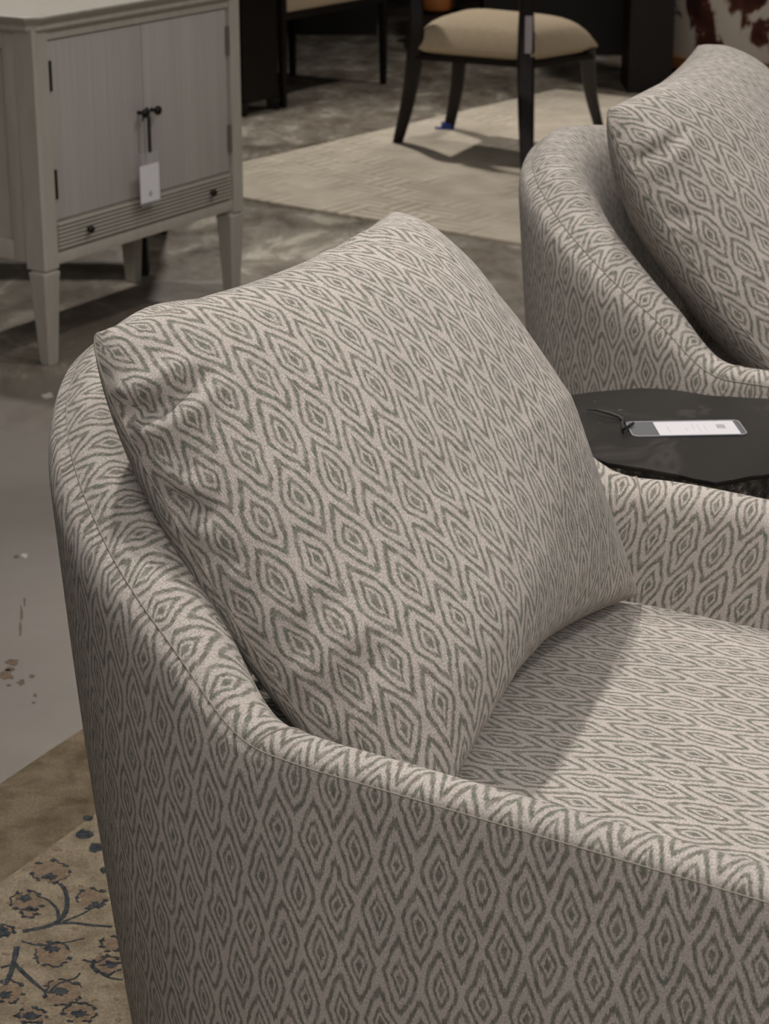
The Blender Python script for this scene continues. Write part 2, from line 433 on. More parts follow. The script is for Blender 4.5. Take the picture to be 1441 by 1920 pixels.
def make_armchair():
    root = empty('barrel_armchair')
    # outer panel
    NZ = 90; V = []; UV = []; Fc = []
    for i in range(NS):
        for j in range(NZ):
            q = j / (NZ - 1); z = .035 + (hz[i] - .035) * q
            a, b = flare(pa[i], pb[i], z)
            tt = max(0.0, (z - hz[i] + .055) / .055)
            bul = .006 * math.sin(math.pi * q) - inset[i] * (1 - math.sqrt(max(0, 1 - tt * tt)))
            V.append((a + no_a[i] * bul, b + no_b[i] * bul, z)); UV.append((s_s[i] + 2, z + 2))
    for i in range(NS - 1):
        for j in range(NZ - 1):
            p = i * NZ + j; Fc.append((p, p + NZ, p + NZ + 1, p + 1))
    mesh_obj('outer_panel', V, Fc, FAB, root, uvs=UV)
    # rim + inner lining, one piece of cloth folded over the top
    V = []; UV = []; Fc = []; NP = len(ARS)
    for i in range(NS):
        prof = ARS * (1 - wb[i]) + BKS * wb[i]
        dist = 0; last = prof[0]
        for j in range(NP):
            d, dz = prof[j]
            dist += math.hypot(d - last[0], dz - last[1]); last = prof[j]
            V.append(rim_point(i, d, dz))
            far = 1.0 if pb[i] > 0 else 0.0
            kk = .40 * far * np.clip((-s_e[i] + .25) / .2, 0, 1)
            UV.append((s_s[i] + 2 + kk * max(0, dist - .08), 2 + hz[i] * (1 - wb[i]) + wb[i] * .62 + dist))
    for i in range(NS - 1):
        for j in range(NP - 1):
            p = i * NP + j; Fc.append((p, p + 1, p + NP + 1, p + NP))
    mesh_obj('inner_lining', V, Fc, FAB, root, uvs=UV)
    # seam along the outer edge
    pts = [rim_point(i, -.0004, .0008) for i in range(NS)]
    MB().tube(pts, .0007, 6).build('edge_seam', THREAD_D, root)
    # cross seams at the elbows
    for sgn in (0, 1):
        pp = []
        for j in range(0, 25):
            f = j / 24
            sp = AF + .094 - .045 * f ** 1.4
            x_ = (sp if not sgn else LTOT - sp) / LTOT * (NS - 1); i0 = int(x_); fr_ = x_ - i0
            q = [Vector(rim_point(i, *((ARS * (1 - wb[i]) + BKS * wb[i])[j]))) for i in (i0, i0 + 1)]
            pp.append(q[0].lerp(q[1], fr_) + Vector((0, 0, .0005)))
        MB().tube(pp, .0011, 6).build('elbow_seam', THREAD_D, root)
    # seat cushion
    V = []; UV = []; Fc = []; na, nb = 60, 50
    a0, a1 = -.36, AF + .03
    def hw(a):
        w = W_ - .066
        if a < -.0: w = (W_ - .066) * max(.05, (1 - min(1, abs(a / .42)) ** 2.3)) ** (1 / 2.3)
        return w
    for i in range(na):
        a = a0 + (a1 - a0) * i / (na - 1); w = hw(a)
        ea = min(1.0, (a1 - a) / .05); fa = 1 - (1 - max(0, ea)) ** 2.6
        for j in range(nb):
            q = -1 + 2 * j / (nb - 1); b = w * q
            edge = min(1.0, (1 - abs(q)) * w / .035); fe = math.sqrt(max(0, 1 - (1 - edge) ** 2))
            dome = .014 * (1 - q * q) * (1 - ((a - .1) / .5) ** 2)
            ztop = .489 + dome - .035 * (1 - fe) - .05 * (1 - fa)
            ztop += .0025 * mnoise.noise(Vector((a * 7, b * 7, 1.3)))
            V.append((a, b, ztop)); UV.append((b + 1.013, a + 1.03))
    for i in range(na - 1):
        for j in range(nb - 1):
            p = i * nb + j; Fc.append((p, p + nb, p + nb + 1, p + 1))
    # skirt down to the frame
    base = len(V); loop = [j for j in range(nb)] + [i * nb + nb - 1 for i in range(1, na)] + [(na - 1) * nb + j for j in range(nb - 2, -1, -1)] + [i * nb for i in range(na - 2, 0, -1)]
    for k_, vi in enumerate(loop):
        x, y, z = V[vi]; V.append((x, y, .30)); UV.append((UV[vi][0], UV[vi][1] + z - .30))
    n = len(loop)
    for k_ in range(n):
        m = (k_ + 1) % n; Fc.append((loop[k_], loop[m], base + m, base + k_))
    mesh_obj('seat_cushion', V, Fc, FAB, root, uvs=UV)
    # front rail and arm fronts
    fr = MB(); fr.box(AF - .04, AF, -W_ + .06, W_ - .06, .05, .31, .01)
    o = fr.build('front_rail', FAB, root)
    add_box_uv(o)
    for sg in (-1, 1):
        i = 0 if sg < 0 else NS - 1
        ring = []
        for d, dz in ARS: ring.append(rim_point(i, d, dz))
        outer = []
        for q in np.linspace(1, 0, 14):
            z = .035 + (hz[i] - .035) * q; a, b = flare(pa[i], pb[i], z); outer.append((a, b + no_b[i] * .0062 * math.sin(math.pi * q), z))
        x0, y0, _ = ring[-1]
        ring.append((x0, y0, .035))
        poly = outer[::-1] + ring[1:]
        cx = sum(p[0] for p in poly) / len(poly); cy = sum(p[1] for p in poly) / len(poly); cz = sum(p[2] for p in poly) / len(poly)
        rings = []
        for g, sc in ((-.006, 1), (0, 1), (.012, .985), (.022, .94), (.028, .86), (.030, .7)):
            rings.append([(p[0] + g, cy + (p[1] - cy) * sc, cz + (p[2] - cz) * (1 - (1 - sc) * .25)) for p in poly])
        b_ = MB(); b_.loft(rings); o = b_.build('arm_front', FAB, root); add_box_uv(o)
    # swivel base
    sb = MB()
    for z0, z1, r in ((.0, .012, .26), (.012, .035, .24), (.035, .09, .12)):
        ring = lambda r, z: [(-.02 + r * math.cos(k * math.pi / 20), r * math.sin(k * math.pi / 20), z) for k in range(40)]
        sb.loft([ring(r, z0), ring(r, z1)])
    sb.build('swivel_base', BLACKW, root)
    bt = MB(); poly = [(flare(pa[i], pb[i], .04)) for i in range(0, NS, 3)]
    bt.prism([(a * .99, b * .99) for a, b in poly], .036, .05); bt.build('bottom_cloth', BLACKW, root)
    return root

def add_box_uv(o):
    me = o.data; ul = me.uv_layers.new(name='UVMap')
    for p in me.polygons:
        n = p.normal
        for li in p.loop_indices:
            c = me.vertices[me.loops[li].vertex_index].co
            if abs(n.z) > .7: ul.data[li].uv = (c.y + 2, c.x + 2)
            elif abs(n.x) > abs(n.y): ul.data[li].uv = (c.y + 2, c.z + 2)
            else: ul.data[li].uv = (c.x + 2, c.z + 2)

chair = make_armchair()
chair.location = (.173, 2.079, .0112); chair.rotation_euler.z = R(-30.1)
tag(chair, 'nearest barrel armchair in green and cream ikat fabric, filling the foreground', 'armchair', 'matching ikat armchairs')

# ------------------------------------------------------------------ back pillow
PC = [Vector((-.348, -.292, .950)), Vector((-.376, .323, .95)), Vector((-.04, .335, .515)), Vector((.025, -.315, .50))]
PO = (PC[0] + PC[1] + PC[2] + PC[3]) / 4
PU = ((PC[1] + PC[2]) - (PC[0] + PC[3])).normalized()
PV = ((PC[0] + PC[1]) - (PC[2] + PC[3])).normalized()
PN = PU.cross(PV).normalized()
if PN.x < 0: PN = -PN
PIN_TOP = .020
def pillow_point(u, v, side):
    """u -1 near .. 1 far, v -1 bottom .. 1 top, side +1 front / -1 back"""
    a, b = (u + 1) / 2, (v + 1) / 2
    base = (PC[3] * (1 - a) + PC[2] * a) * (1 - b) + (PC[0] * (1 - a) + PC[1] * a) * b
    pin_u = (.022 if u > 0 else 0.0) * (1 - v * v) * abs(u) ** 2 * math.copysign(1, u)
    pin_v = (PIN_TOP if v > 0 else .055 - .01 * u) * (1 - u * u) * abs(v) ** 2 * math.copysign(1, v)
    base = base - PU * pin_u - PV * pin_v
    base = base + Vector((-.038, -.022, 0)) * (max(0, 1 - v * v) ** .5 * ((1 - u) / 2) ** 2.5)
    ex = .42 if side > 0 else .62
    g = max(0.0, (1 - abs(u) ** 2.6)) ** ex * max(0.0, (1 - abs(v) ** 2.6)) ** ex
    T = .150 if side > 0 else .12
    h = T * g
    if side > 0:
        h *= 1 - .38 * min(1, max(0, (-v - .1) / .8)) * min(1, max(0, (u + .4) / 1.0))   # far lower corner is squeezed flat
        h *= 1 + .24 * min(1, max(0, (-v - .1) / .6)) * min(1, max(0, (.2 - u) / 1.0))
    return base + PN * side * h
# folds: points (u, v), width m, depth m, puff beside the fold m
CREASES = [([(-1, .66), (-.985, .632), (-.967, .617), (-.92, .628), (-.872, .650), (-.845, .672)], .0095, .015, .008),
           ([(-1, .37), (-.999, .31), (-.992, .25), (-.975, .215)], .009, .012, .007),
           ([(-1, .10), (-.995, .07), (-.98, .06)], .010, .005, .003),
           ([(-.98, -.30), (-.93, -.25), (-.86, -.24)], .014, .004, .003),
           ([(-.985, -.50), (-.93, -.47), (-.87, -.48)], .014, .004, .003),
           ([(.30, .97), (.42, .84), (.50, .70)], .018, .004, .003)]
def wrinkle(u, v, p, lines):
    w = .0030 * mnoise.noise(Vector((u * 2.2, v * 2.2, 4.2))) + .0014 * mnoise.noise(Vector((u * 6, v * 6, 9.2)))
    for L, wd, dp, rg in lines:
        best = 1e9; tb = 0; n = len(L) - 1
        for i in range(n):
            a, b = L[i], L[i + 1]; d = b - a
            t = max(0, min(1, (p - a).dot(d) / max(1e-9, d.length_squared)))
            q = (p - (a + d * t)).length
            if q < best: best = q; tb = (i + t) / n
        if best > .08: continue
        fall = min(1, (1.0 - tb) * 2.2)
        w += fall * (-dp * math.exp(-(best / wd) ** 2) + rg * math.exp(-((best - 2.4 * wd) / (1.3 * wd)) ** 2))
    return w
def make_pillow(fold=1.0):
    N = 190; V = []; UV = []; Fc = []
    wd, ht = .62, .58
    gr = [math.sin(math.pi / 2 * (-1 + 2 * i / (N - 1))) * .80 + (-1 + 2 * i / (N - 1)) * .20 for i in range(N)]
    for side in (1, -1):
        off = len(V)
        for i, u in enumerate(gr):
            for j, v in enumerate(gr):
                V.append(pillow_point(u, v, side) - PO)
                # cloth length over the puffed surface
                UV.append((u * wd / 2 * (1.04) + 1.0, v * ht / 2 * 1.06 + 1.0 + (0 if side > 0 else .3)))
        for i in range(N - 1):
            for j in range(N - 1):
                p = off + i * N + j
                q = (p, p + N, p + N + 1, p + 1)
                Fc.append(q if side > 0 else q[::-1])
    # folds pushed in along the surface normal
    A = np.array([tuple(p) for p in V]).reshape(2, N, N, 3)
    F_ = A[0]; gu = np.gradient(F_, axis=0); gv = np.gradient(F_, axis=1)
    nr = np.cross(gu, gv); nr /= np.maximum(np.linalg.norm(nr, axis=2, keepdims=True), 1e-9)
    if np.dot(nr[N // 2, N // 2], np.array(tuple(PN))) < 0: nr = -nr
    lines = [([pillow_point(u, v, 1) - PO for u, v in L], wd_, dp * fold, rg * fold) for L, wd_, dp, rg in CREASES]
    for i, u in enumerate(gr):
        for j, v in enumerate(gr):
            e_ = min(1.0, (1 - abs(u)) / .003) * min(1.0, (1 - abs(v)) / .03)
            if e_ > 0:
                V[i * N + j] = V[i * N + j] + Vector(nr[i, j]) * (wrinkle(u, v, V[i * N + j], lines) * e_)
    # cloth length measured over the puffed surface, so the weave is not stretched at the edges
    A = np.array([tuple(p) for p in V]).reshape(2, N, N, 3)
    du = np.linalg.norm(np.diff(A, axis=1), axis=3); dv = np.linalg.norm(np.diff(A, axis=2), axis=3)
    cu = np.concatenate([np.zeros((2, 1, N)), np.cumsum(du, 1)], 1); cv = np.concatenate([np.zeros((2, N, 1)), np.cumsum(dv, 2)], 2)
    cu -= cu[:, N // 2:N // 2 + 1, :]; cv -= cv[:, :, N // 2:N // 2 + 1]
    UV = [(float(x) + 1.0, float(y) + 1.0) for x, y in zip(cu.reshape(-1), cv.reshape(-1))]
    root = mesh_obj('back_pillow', V, Fc, FAB, None, uvs=UV)
    pts = []
    for k in range(4):
        for t in gr[:-1]:
            u, v = ((t, 1), (1, -t), (-t, -1), (-1, t))[k]
            pts.append(pillow_point(u, v, 1) - PO + PN * .0)
    pts.append(pts[0])
    MB().tube(pts, .0012, 6).build('pillow_seam', THREAD_D, root)
    return root
pillow = make_pillow()
Mch = Matrix.Translation((.173, 2.079, 0)) @ Matrix.Rotation(R(-30.1), 4, 'Z')
pillow.location = Mch @ PO; pillow.rotation_euler.z = R(-30.1)
tag(pillow, 'large creased back pillow leaning in the nearest armchair, its corners pointed', 'pillow', 'loose back pillows')

# second chair and pillow
C2, A2 = (.750, 3.325, 0), -25.0
chair2 = copy_tree(chair); chair2.location = C2; chair2.rotation_euler.z = R(A2)
tag(chair2, 'second barrel armchair, farther back behind the black side table', 'armchair', 'matching ikat armchairs')
PIN_TOP = .014; PC[1] = PC[1] + Vector((.034, .022, .010))
pil2 = make_pillow(.4); M2 = Matrix.Translation(C2) @ Matrix.Rotation(R(A2), 4, 'Z')
pil2.location = M2 @ PO + Vector((.004, .02, .016)); pil2.rotation_euler.z = R(A2 + 6)
tag(pil2, 'back pillow standing in the farther armchair at the right edge', 'pillow', 'loose back pillows')

# ------------------------------------------------------------------ side table
TZ = .61
def side_table():
    out = [(1030, 760), (1062, 742), (1100, 735), (1150, 731), (1200, 727), (1245, 729), (1285, 734), (1330, 741), (1385, 744), (1441, 748), (1500, 768), (1545, 800), (1540, 838), (1500, 868),
           (1441, 889), (1410, 893), (1375, 900), (1340, 905), (1300, 897), (1262, 888), (1230, 882), (1190, 876), (1140, 868), (1095, 852), (1060, 828), (1035, 795)]
    P = [at(x, y, TZ) for x, y in out]
    c = sum(P, Vector()) / len(P)
    root = empty('side_table', (c.x, c.y, 0))
    # refine the outline with a chipped edge
    fine = []
    for i in range(len(P)):
        a, b = P[i] - c, P[(i + 1) % len(P)] - c
        for k in range(8):
            q = a.lerp(b, k / 8); r = q.length
            q = q * (1 + .010 * mnoise.noise(Vector((q.x * 40, q.y * 40, 0))))
            fine.append((q.x, q.y))
    rings = []
    top = MB()
    top.loft([[(x * .99, y * .99, TZ - .006) for x, y in fine], [(x, y, TZ - .002) for x, y in fine], [(x * .995, y * .995, TZ) for x, y in fine]])
    top.build('table_top', MARBLE, root, angle=50)
    ed = MB(); rs = []
    for lv, (z, k) in enumerate(((TZ - .0055, .985), (TZ - .014, .982), (TZ - .024, .972), (TZ - .034, .975), (TZ - .044, .955), (TZ - .05, .93))):
        rs.append([(x * (k + .014 * mnoise.noise(Vector((x * 55, y * 55, lv * 1.7)))), y * (k + .014 * mnoise.noise(Vector((x * 55 + 3, y * 55, lv * 1.7)))), z) for x, y in fine])
    ed.loft(rs); ed.build('rough_edge', STONE, root, smooth=False)
    b = MB(); rs = []
    for z, k in ((.0115, .62), (.03, .64), (.15, .56), (.32, .54), (.46, .62), (.551, .74)):
        rs.append([(x * k * (1 + .05 * mnoise.noise(Vector((x * 9, y * 9, z * 2)))), y * k, z) for x, y in fine])
    b.loft(rs); b.build('pedestal', STONE, root)
    tag(root, 'black marble side table with an irregular chipped edge between the two armchairs', 'table')
    return root
table = side_table()

# ------------------------------------------------------------------ hang tags
def rrect(x0, x1, y0, y1, r, n=5):
    pts = []
    for cx, cy, a in ((x1 - r, y1 - r, 0), (x0 + r, y1 - r, 90), (x0 + r, y0 + r, 180), (x1 - r, y0 + r, 270)):
        for k in range(n + 1):
            t = R(a + 90 * k / n); pts.append((cx + r * math.cos(t), cy + r * math.sin(t)))
    return pts
def make_tag(name, w=.062, h=.150, card=None, mark=True):
    """flat tag: long axis +x, lying in xy, thickness z"""
    root = empty(name)
    s_ = MB()
    s_.prism(rrect(0, h, -w / 2, w / 2, .008), 0, .0006).prism(rrect(0, h, -w / 2, w / 2, .008), .0016, .0022)
    s_.build('plastic_sleeve', PLAST, root, smooth=False)
    rim = MB(); pp = rrect(.001, h - .001, -w / 2 + .001, w / 2 - .001, .008); pp = pp + [pp[0]]
    rim.tube([(x, y, .0013) for x, y in pp], .0007, 6); rim.build('sleeve_rim', SLEEVE, root)
    x0, x1 = h * .24, h * .94
    cd = MB().box(x0, x1, -w / 2 + .003, w / 2 - .003, .0008, .0014).build('price_card', card or CARD, root, smooth=False)
    if mark:
        for i, (f, l0, l1) in enumerate(((.14, -.6, .3), (.36, -.5, .1), (.46, -.2, .55), (.52, -.6, .5), (.60, -.3, .3))):
            x = x0 + (x1 - x0) * f
            MB().box(x, x + .0011, l0 * w / 2, l1 * w / 2, .0014, .00155).build('printed_line', INK, cd, smooth=False)
        bb = MB()
        for i in range(6):
            x = x0 + (x1 - x0) * (.76 + .018 * i)
            bb.box(x, x + .001, -.004, .012, .0014, .00155)
        bb.build('barcode', INK_D, cd, smooth=False)
    return root
SLEEVE = simple('sleeve_weld', (.30, .30, .33), .35, var=.05, scale=20)
t1 = make_tag('price_tag', .058, .142)
# lying on the table
pL = at(1178, 807, TZ); pR = at(1393, 803, TZ)
ang = math.atan2(pR.y - pL.y, pR.x - pL.x)
t1.location = (pL.x, pL.y, TZ + .0005); t1.rotation_euler.z = ang
hgt = (pR - pL).length
sc = hgt / .142
t1.scale = (sc, sc, 1)
st = MB(); pts = [at(x, y, TZ) for x, y in ((1100, 772), (1118, 777), (1140, 783), (1160, 786), (1172, 792), (1180, 800))]
st.tube([(p.x, p.y, TZ + .003 + .004 * math.sin(i)) for i, p in enumerate(pts)], [.0008, .0016, .0022, .0024, .0022, .0016], 8)
pts = [at(x, y, TZ) for x, y in ((1168, 790), (1166, 800), (1168, 812), (1178, 806), (1186, 800))]
st.tube([(p.x, p.y, TZ + .005) for i, p in enumerate(pts)], .0022, 8)
so = st.build('tag_cord', STRAP); so.parent = t1
bpy.context.view_layer.update()
so.matrix_parent_inverse = t1.matrix_world.inverted()
tag(t1, 'white price card in a clear sleeve lying on the black marble table', 'tag', 'price tags')

# ------------------------------------------------------------------ cabinet
def cabinet():
    root = empty('two_door_cabinet', (-.832, 5.128, 0), math.atan2(.853, .522))
    W, D, ZT = .84, .40, .86
    b = MB()
    b.box(.012, W - .012, .012, D, .262, .83)                      # carcass
    b.build('body', PAINT, root)
    # side frame: recessed panel look
    for xs in ((.0, .012), (W - .012, W)):
        sd = MB()
        sd.box(xs[0], xs[1], .055, .10, .262, .83, .002).box(xs[0], xs[1], D - .05, D, .262, .83, .002)
        sd.box(xs[0], xs[1], .10, D - .05, .262, .31, .002).box(xs[0], xs[1], .10, D - .05, .78, .83, .002)
        sd.build('side_frame', PAINT, root)
    # canted corner posts
    for x0, sx in ((0, 1), (W, -1)):
        poly = [(x0 + sx * .046, -.004), (x0 + sx * .001, -.004), (x0 - sx * .004, .001), (x0 - sx * .004, .056), (x0 + sx * .046, .056)]
        if sx < 0: poly = poly[::-1]
        MB().prism(poly, .246, .83).build('corner_post', PAINT, root)
    # top slab with moulded edge and clipped corners
    def oct_(e, c):
        return [(-e + c, -e), (W + e - c, -e), (W + e, -e + c), (W + e, D + e * .3), (-e, D + e * .3), (-e, -e + c)]
    tp = MB()
    rs = [[(x, y, z) for x, y in oct_(e, c)] for z, e, c in ((.820, .004, .02), (.826, .010, .022), (.829, .012, .023), (.833, .011, .023), (.839, .011, .023), (.843, .014, .024), (.850, .022, .028), (.856, .026, .03), (.860, .026, .03), (.862, .023, .029))]
    tp.loft(rs); tp.build('top', PAINT, root, angle=25)
    # front rails
    MB().box(.046, W - .046, .0, .014, .800, .822, .001).build('top_rail', PAINT, root)
    MB().box(.046, W - .046, 0, .014, .253, .281, .002).build('bottom_rail', PAINT, root)
    # doors with routed frame
    for x0, x1, hx in ((.053, .4185, .053), (.4215, .787, .787)):
        d = MB(); d.box(x0, x1, .004, .02, .362, .797, .0015)
        do = d.build('door', DOOR, root)
        for zc in (.715, .452):
            MB().tube([(hx, -.0005, zc - .036), (hx, -.0005, zc + .036)], .0055, 10).build('hinge', IRON if hx < .3 else HINGE2, do)
        kx = x1 - .024 if hx < .3 else x0 + .026
        kb = MB(); kb.tube([(kx, .006, .578), (kx, -.012, .578)], .005, 10).ball((kx, -.020, .578), .012, (1, .8, 1))
        kb.build('knob', IRON, do)
    # ridged drawer front
    dr = MB(); dr.box(.053, W - .053, .0075, .022, .284, .357, .001)
    for i in range(7):
        z = .289 + i * .0098
        dr.box(.054, W - .054, -.003, .012, z, z + .0060, .0018)
    do = dr.build('drawer', PAINT, root)
    MB().box(.052, W - .052, .0065, .02, .281, .360).build('drawer_gap', PAINT_D, root)
    for kx in (.165, .69):
        kb = MB(); kb.tube([(kx, .006, .321), (kx, -.010, .321)], .004, 10).ball((kx, -.014, .321), .0095, (1.2, .8, .9))
        kb.build('knob', IRON, do)
    # tapered legs
    for x, y in ((.024, .026), (W - .024, .026), (.03, D - .03), (W - .03, D - .03)):
        lg = MB()
        def ring(h, z, c=.25):
            return [(x + h * px, y + h * py, z) for px, py in ((-1 + c, -1), (1 - c, -1), (1, -1 + c), (1, 1 - c), (1 - c, 1), (-1 + c, 1), (-1, 1 - c), (-1, -1 + c))]
        lg.loft([ring(.0155, 0), ring(.018, .008), ring(.029, .222), ring(.0305, .230), ring(.0305, .236), ring(.024, .240), ring(.024, .248)])
        lg.build('leg', PAINT, root, angle=25)
    tag(root, 'grey painted two-door cabinet on tapered legs with dark bronze knobs', 'cabinet')
    return root
HINGE2 = simple('worn_hinge', (.16, .13, .10), .5, .3, var=.1)
cab = cabinet()
# tag hanging from the left door knob
t2 = make_tag('price_tag', .086, .138, card=simple('bright_card', (.80, .77, .80), .6, var=.02, scale=20), mark=False)
Mc = Matrix.Translation((-.832, 5.128, 0)) @ Matrix.Rotation(math.atan2(.853, .522), 4, 'Z')
kp = Vector((.3945, -.026, .578))
ml = Mc @ Matrix.Translation((kp.x - .004, kp.y - .002, .482)) @ Matrix.Rotation(R(90), 4, 'X') @ Matrix.Rotation(R(-90), 4, 'Z')
t2.matrix_world = ml
sm = MB(); sm.box(kp.x + .002 - .006, kp.x + .002 + .006, kp.y - .004, kp.y - .001, .478, .570, .001)
sm.tube([(kp.x - .010, kp.y + .008, .560), (kp.x - .013, kp.y + .004, .580), (kp.x, kp.y + .0, .5935), (kp.x + .013, kp.y + .004, .580), (kp.x + .010, kp.y + .0, .560)], .0022, 8)
sm.bm.transform(ml.inverted() @ Mc)
sm.build('strap', STRAP, t2)
lg_ = MB(); lg_.loft([[(.108 + .007 * math.cos(k * math.pi / 8), .006 * math.sin(k * math.pi / 8), z) for k in range(16)] for z in (.0022, .0026)])
lg_.build('printed_mark', INK, t2)
tag(t2, 'white price tag hanging on a dark strap from the grey cabinet door knob', 'tag', 'price tags')

# ------------------------------------------------------------------ rugs
def oriented_rug(name, corner, e1, l1, e2, l2, mat, th=.010):
    e1 = Vector((e1[0], e1[1], 0)).normalized(); e2 = Vector((e2[0], e2[1], 0)).normalized()
    ang = math.atan2(e1.y, e1.x)
    s = 1 if e1.cross(e2).z > 0 else -1
    mb = MB(); y0, y1 = (0, l2) if s > 0 else (-l2, 0)
    n = 50; P = []
    for k in range(n): P.append((l1 * k / n, y0 + .004 * mnoise.noise(Vector((k * .4, 1, 0)))))
    for k in range(n): P.append((l1 + .004 * mnoise.noise(Vector((k * .4, 2, 0))), y0 + (y1 - y0) * k / n))
    for k in range(n): P.append((l1 * (1 - k / n), y1 + .0015 * mnoise.noise(Vector((k * .35, 3, 0)))))
    for k in range(n): P.append((.0012 * mnoise.noise(Vector((k * .35, 4, 0))), y1 + (y0 - y1) * k / n))
    mb.loft([[(x, y, .0005) for x, y in P], [(x, y, th * .7) for x, y in P], [(l1 / 2 + (x - l1 / 2) * .998, (y0 + y1) / 2 + (y - (y0 + y1) / 2) * .998, th) for x, y in P]])
    o = mb.build(name, mat); o.location = (corner[0], corner[1], 0); o.rotation_euler.z = ang
    return o
ivory = oriented_rug('area_rug', (-.80, 7.38), (.797, -.603), 3.4, (.603, .797), 2.58, IVORY, .012)
tag(ivory, 'ivory carved-pile area rug on the floor under the cream-seated dining chair', 'rug')
# floral rug: edge along the line seen at the lower left
eA, eB = at(0, 1480, 0), at(155, 1377, 0)
e2 = (eB - eA).normalized(); e1 = Vector((e2.y, -e2.x, 0))
corner = eA - e2 * 1.3
def floral_rug():
    tan = oriented_rug('floral_rug', corner, e1, 1.65, e2, 1.92, RUGTAN, .011)
    inv = Matrix.Rotation(-math.atan2(e1.y, e1.x), 4, 'Z') @ Matrix.Translation((-corner.x, -corner.y, 0))
    Z = .0112
    def loc(x, y):
        q = inv @ at(x, y, .011); return q.x, q.y
    # field
    i1 = loc(0, 1656); xf = i1[0]
    f = MB(); f.box(xf, 1.65 - xf, xf, 1.92 - xf, .0105, Z)
    fo = f.build('rug_field', RUGCREAM, tan, smooth=False)
    vine = MB(); vine_light = MB()
    lift = [0]
    def stroke(pts, w, zz=Z + .0004):
        lift[0] += 1; zz += .00002 * lift[0]
        P = [Vector((*loc(x, y), 0)) for x, y in pts]
        # smooth
        Q = []
        for i in range(len(P) - 1):
            p0, p1, p2, p3 = P[max(i - 1, 0)], P[i], P[i + 1], P[min(i + 2, len(P) - 1)]
            for k in range(6):
                t = k / 6; Q.append(.5 * ((2 * p1) + (-p0 + p2) * t + (2 * p0 - 5 * p1 + 4 * p2 - p3) * t * t + (-p0 + 3 * p1 - 3 * p2 + p3) * t ** 3))
        Q.append(P[-1])
        L = []; Rr = []
        for i, q in enumerate(Q):
            t = (Q[min(i + 1, len(Q) - 1)] - Q[max(i - 1, 0)]).normalized(); nrm = Vector((-t.y, t.x, 0))
            fr = i / (len(Q) - 1)
            ww = w * (1 + .35 * mnoise.noise(Vector((q.x * 150, q.y * 150, 0)))) * (1 - .3 * fr)
            L.append(q + nrm * ww / 2); Rr.append(q - nrm * ww / 2)
        poly = L + Rr[::-1]
        vine.loft([[(p.x, p.y, Z - .0004) for p in poly], [(p.x, p.y, zz) for p in poly]], cap=False)
        vs = [vine.bm.verts.new((p.x, p.y, zz)) for p in poly]; n = len(L)
        for i in range(n - 1):
            vine.bm.faces.new((vs[i], vs[i + 1], vs[2 * n - 2 - i], vs[2 * n - 1 - i]))
    def blob(mb, cx, cy, rx, ry, jag=.3, n=22, zz=Z + .0004, seed=0):
        poly = []
        for k in range(n):
            a = 2 * math.pi * k / n; r = 1 + jag * mnoise.noise(Vector((math.cos(a) * 2.2 + seed, math.sin(a) * 2.2, seed * 1.7)))*1.6
            poly.append(loc(cx + rx * r * math.cos(a), cy + ry * r * math.sin(a)))
        mb.loft([[(x, y, Z - .0004) for x, y in poly], [(x, y, zz) for x, y in poly]])
    for k in range(70):     # faded tonal mottling between the sprays
        x, y = random.uniform(-20, 250), random.uniform(1560, 1930)
        if y > 1690 - x: pass
        if y < 1675 - .83 * x: continue
        blob(vine_light, x, y, random.uniform(3, 9), random.uniform(2, 4), .6, 12, Z + .00015 + k * .000001, seed=k * 1.3)
    # coordinates read off the rug in the photograph
    stroke([(42, 1747), (62, 1743), (90, 1737), (110, 1727), (122, 1712), (126, 1692), (122, 1670), (112, 1657)], .0085)
    stroke([(110, 1727), (107, 1706), (95, 1692), (82, 1684)], .005)
    stroke([(100, 1733), (135, 1731), (170, 1735), (210, 1738)], .006)
    stroke([(118, 1729), (150, 1716), (172, 1704)], .004)
    stroke([(40, 1765), (75, 1773), (120, 1768), (158, 1760)], .0035)
    stroke([(32, 1775), (27, 1800), (20, 1825), (10, 1848)], .0085)
    stroke([(28, 1808), (50, 1830), (75, 1852), (90, 1862)], .006)
    stroke([(2, 1815), (18, 1810), (28, 1806)], .005)
    stroke([(92, 1862), (110, 1845), (140, 1835), (150, 1825)], .0035)
    stroke([(155, 1800), (180, 1805), (200, 1795)], .004)
    stroke([(178, 1815), (200, 1832), (230, 1838)], .0035)
    for i, (cx, cy, rx, ry) in enumerate(((158, 1565, 17, 9), (178, 1590, 13, 9), (165, 1535, 10, 5), (195, 1632, 8, 6),)):
        blob(vine, cx, cy, rx, ry, .25, seed=i)
    brown = MB()
    flowers = [(95, 1635, 34, 20, 92, 1645), (50, 1690, 30, 18, 48, 1686), (172, 1685, 26, 18, 180, 1697), (98, 1790, 32, 22, 98, 1780), (118, 1862, 34, 24, 112, 1860), (200, 1810, 26, 17, 208, 1809), (18, 1860, 24, 22, 8, 1866), (55, 1712, 14, 9, 0, 0), (8, 1745, 18, 10, 2, 1748), (210, 1770, 20, 14, 0, 0), (150, 1900, 30, 18, 148, 1902), (60, 1905, 26, 14, 58, 1905)]
    for i, (cx, cy, rx, ry, bx, by) in enumerate(flowers):
        blob(brown, cx, cy, rx, ry, .32, 30, Z + .0002, seed=i + 10)
        if bx or by: blob(vine, bx, by, 15, 6, .6, 26, Z + .0007, seed=i + 40)
        for k in range(3):      # broken, wandering outline
            a0 = k * 2.1 + random.random() * .9; arc = []
            for m in range(5 + int(random.random() * 3)):
                a = a0 + m * .24; q = 1.0 + .26 * (random.random() - .5)
                arc.append((cx + rx * q * math.cos(a), cy + ry * q * math.sin(a)))
            stroke(arc, .0016 + .0012 * random.random(), Z + .0005)
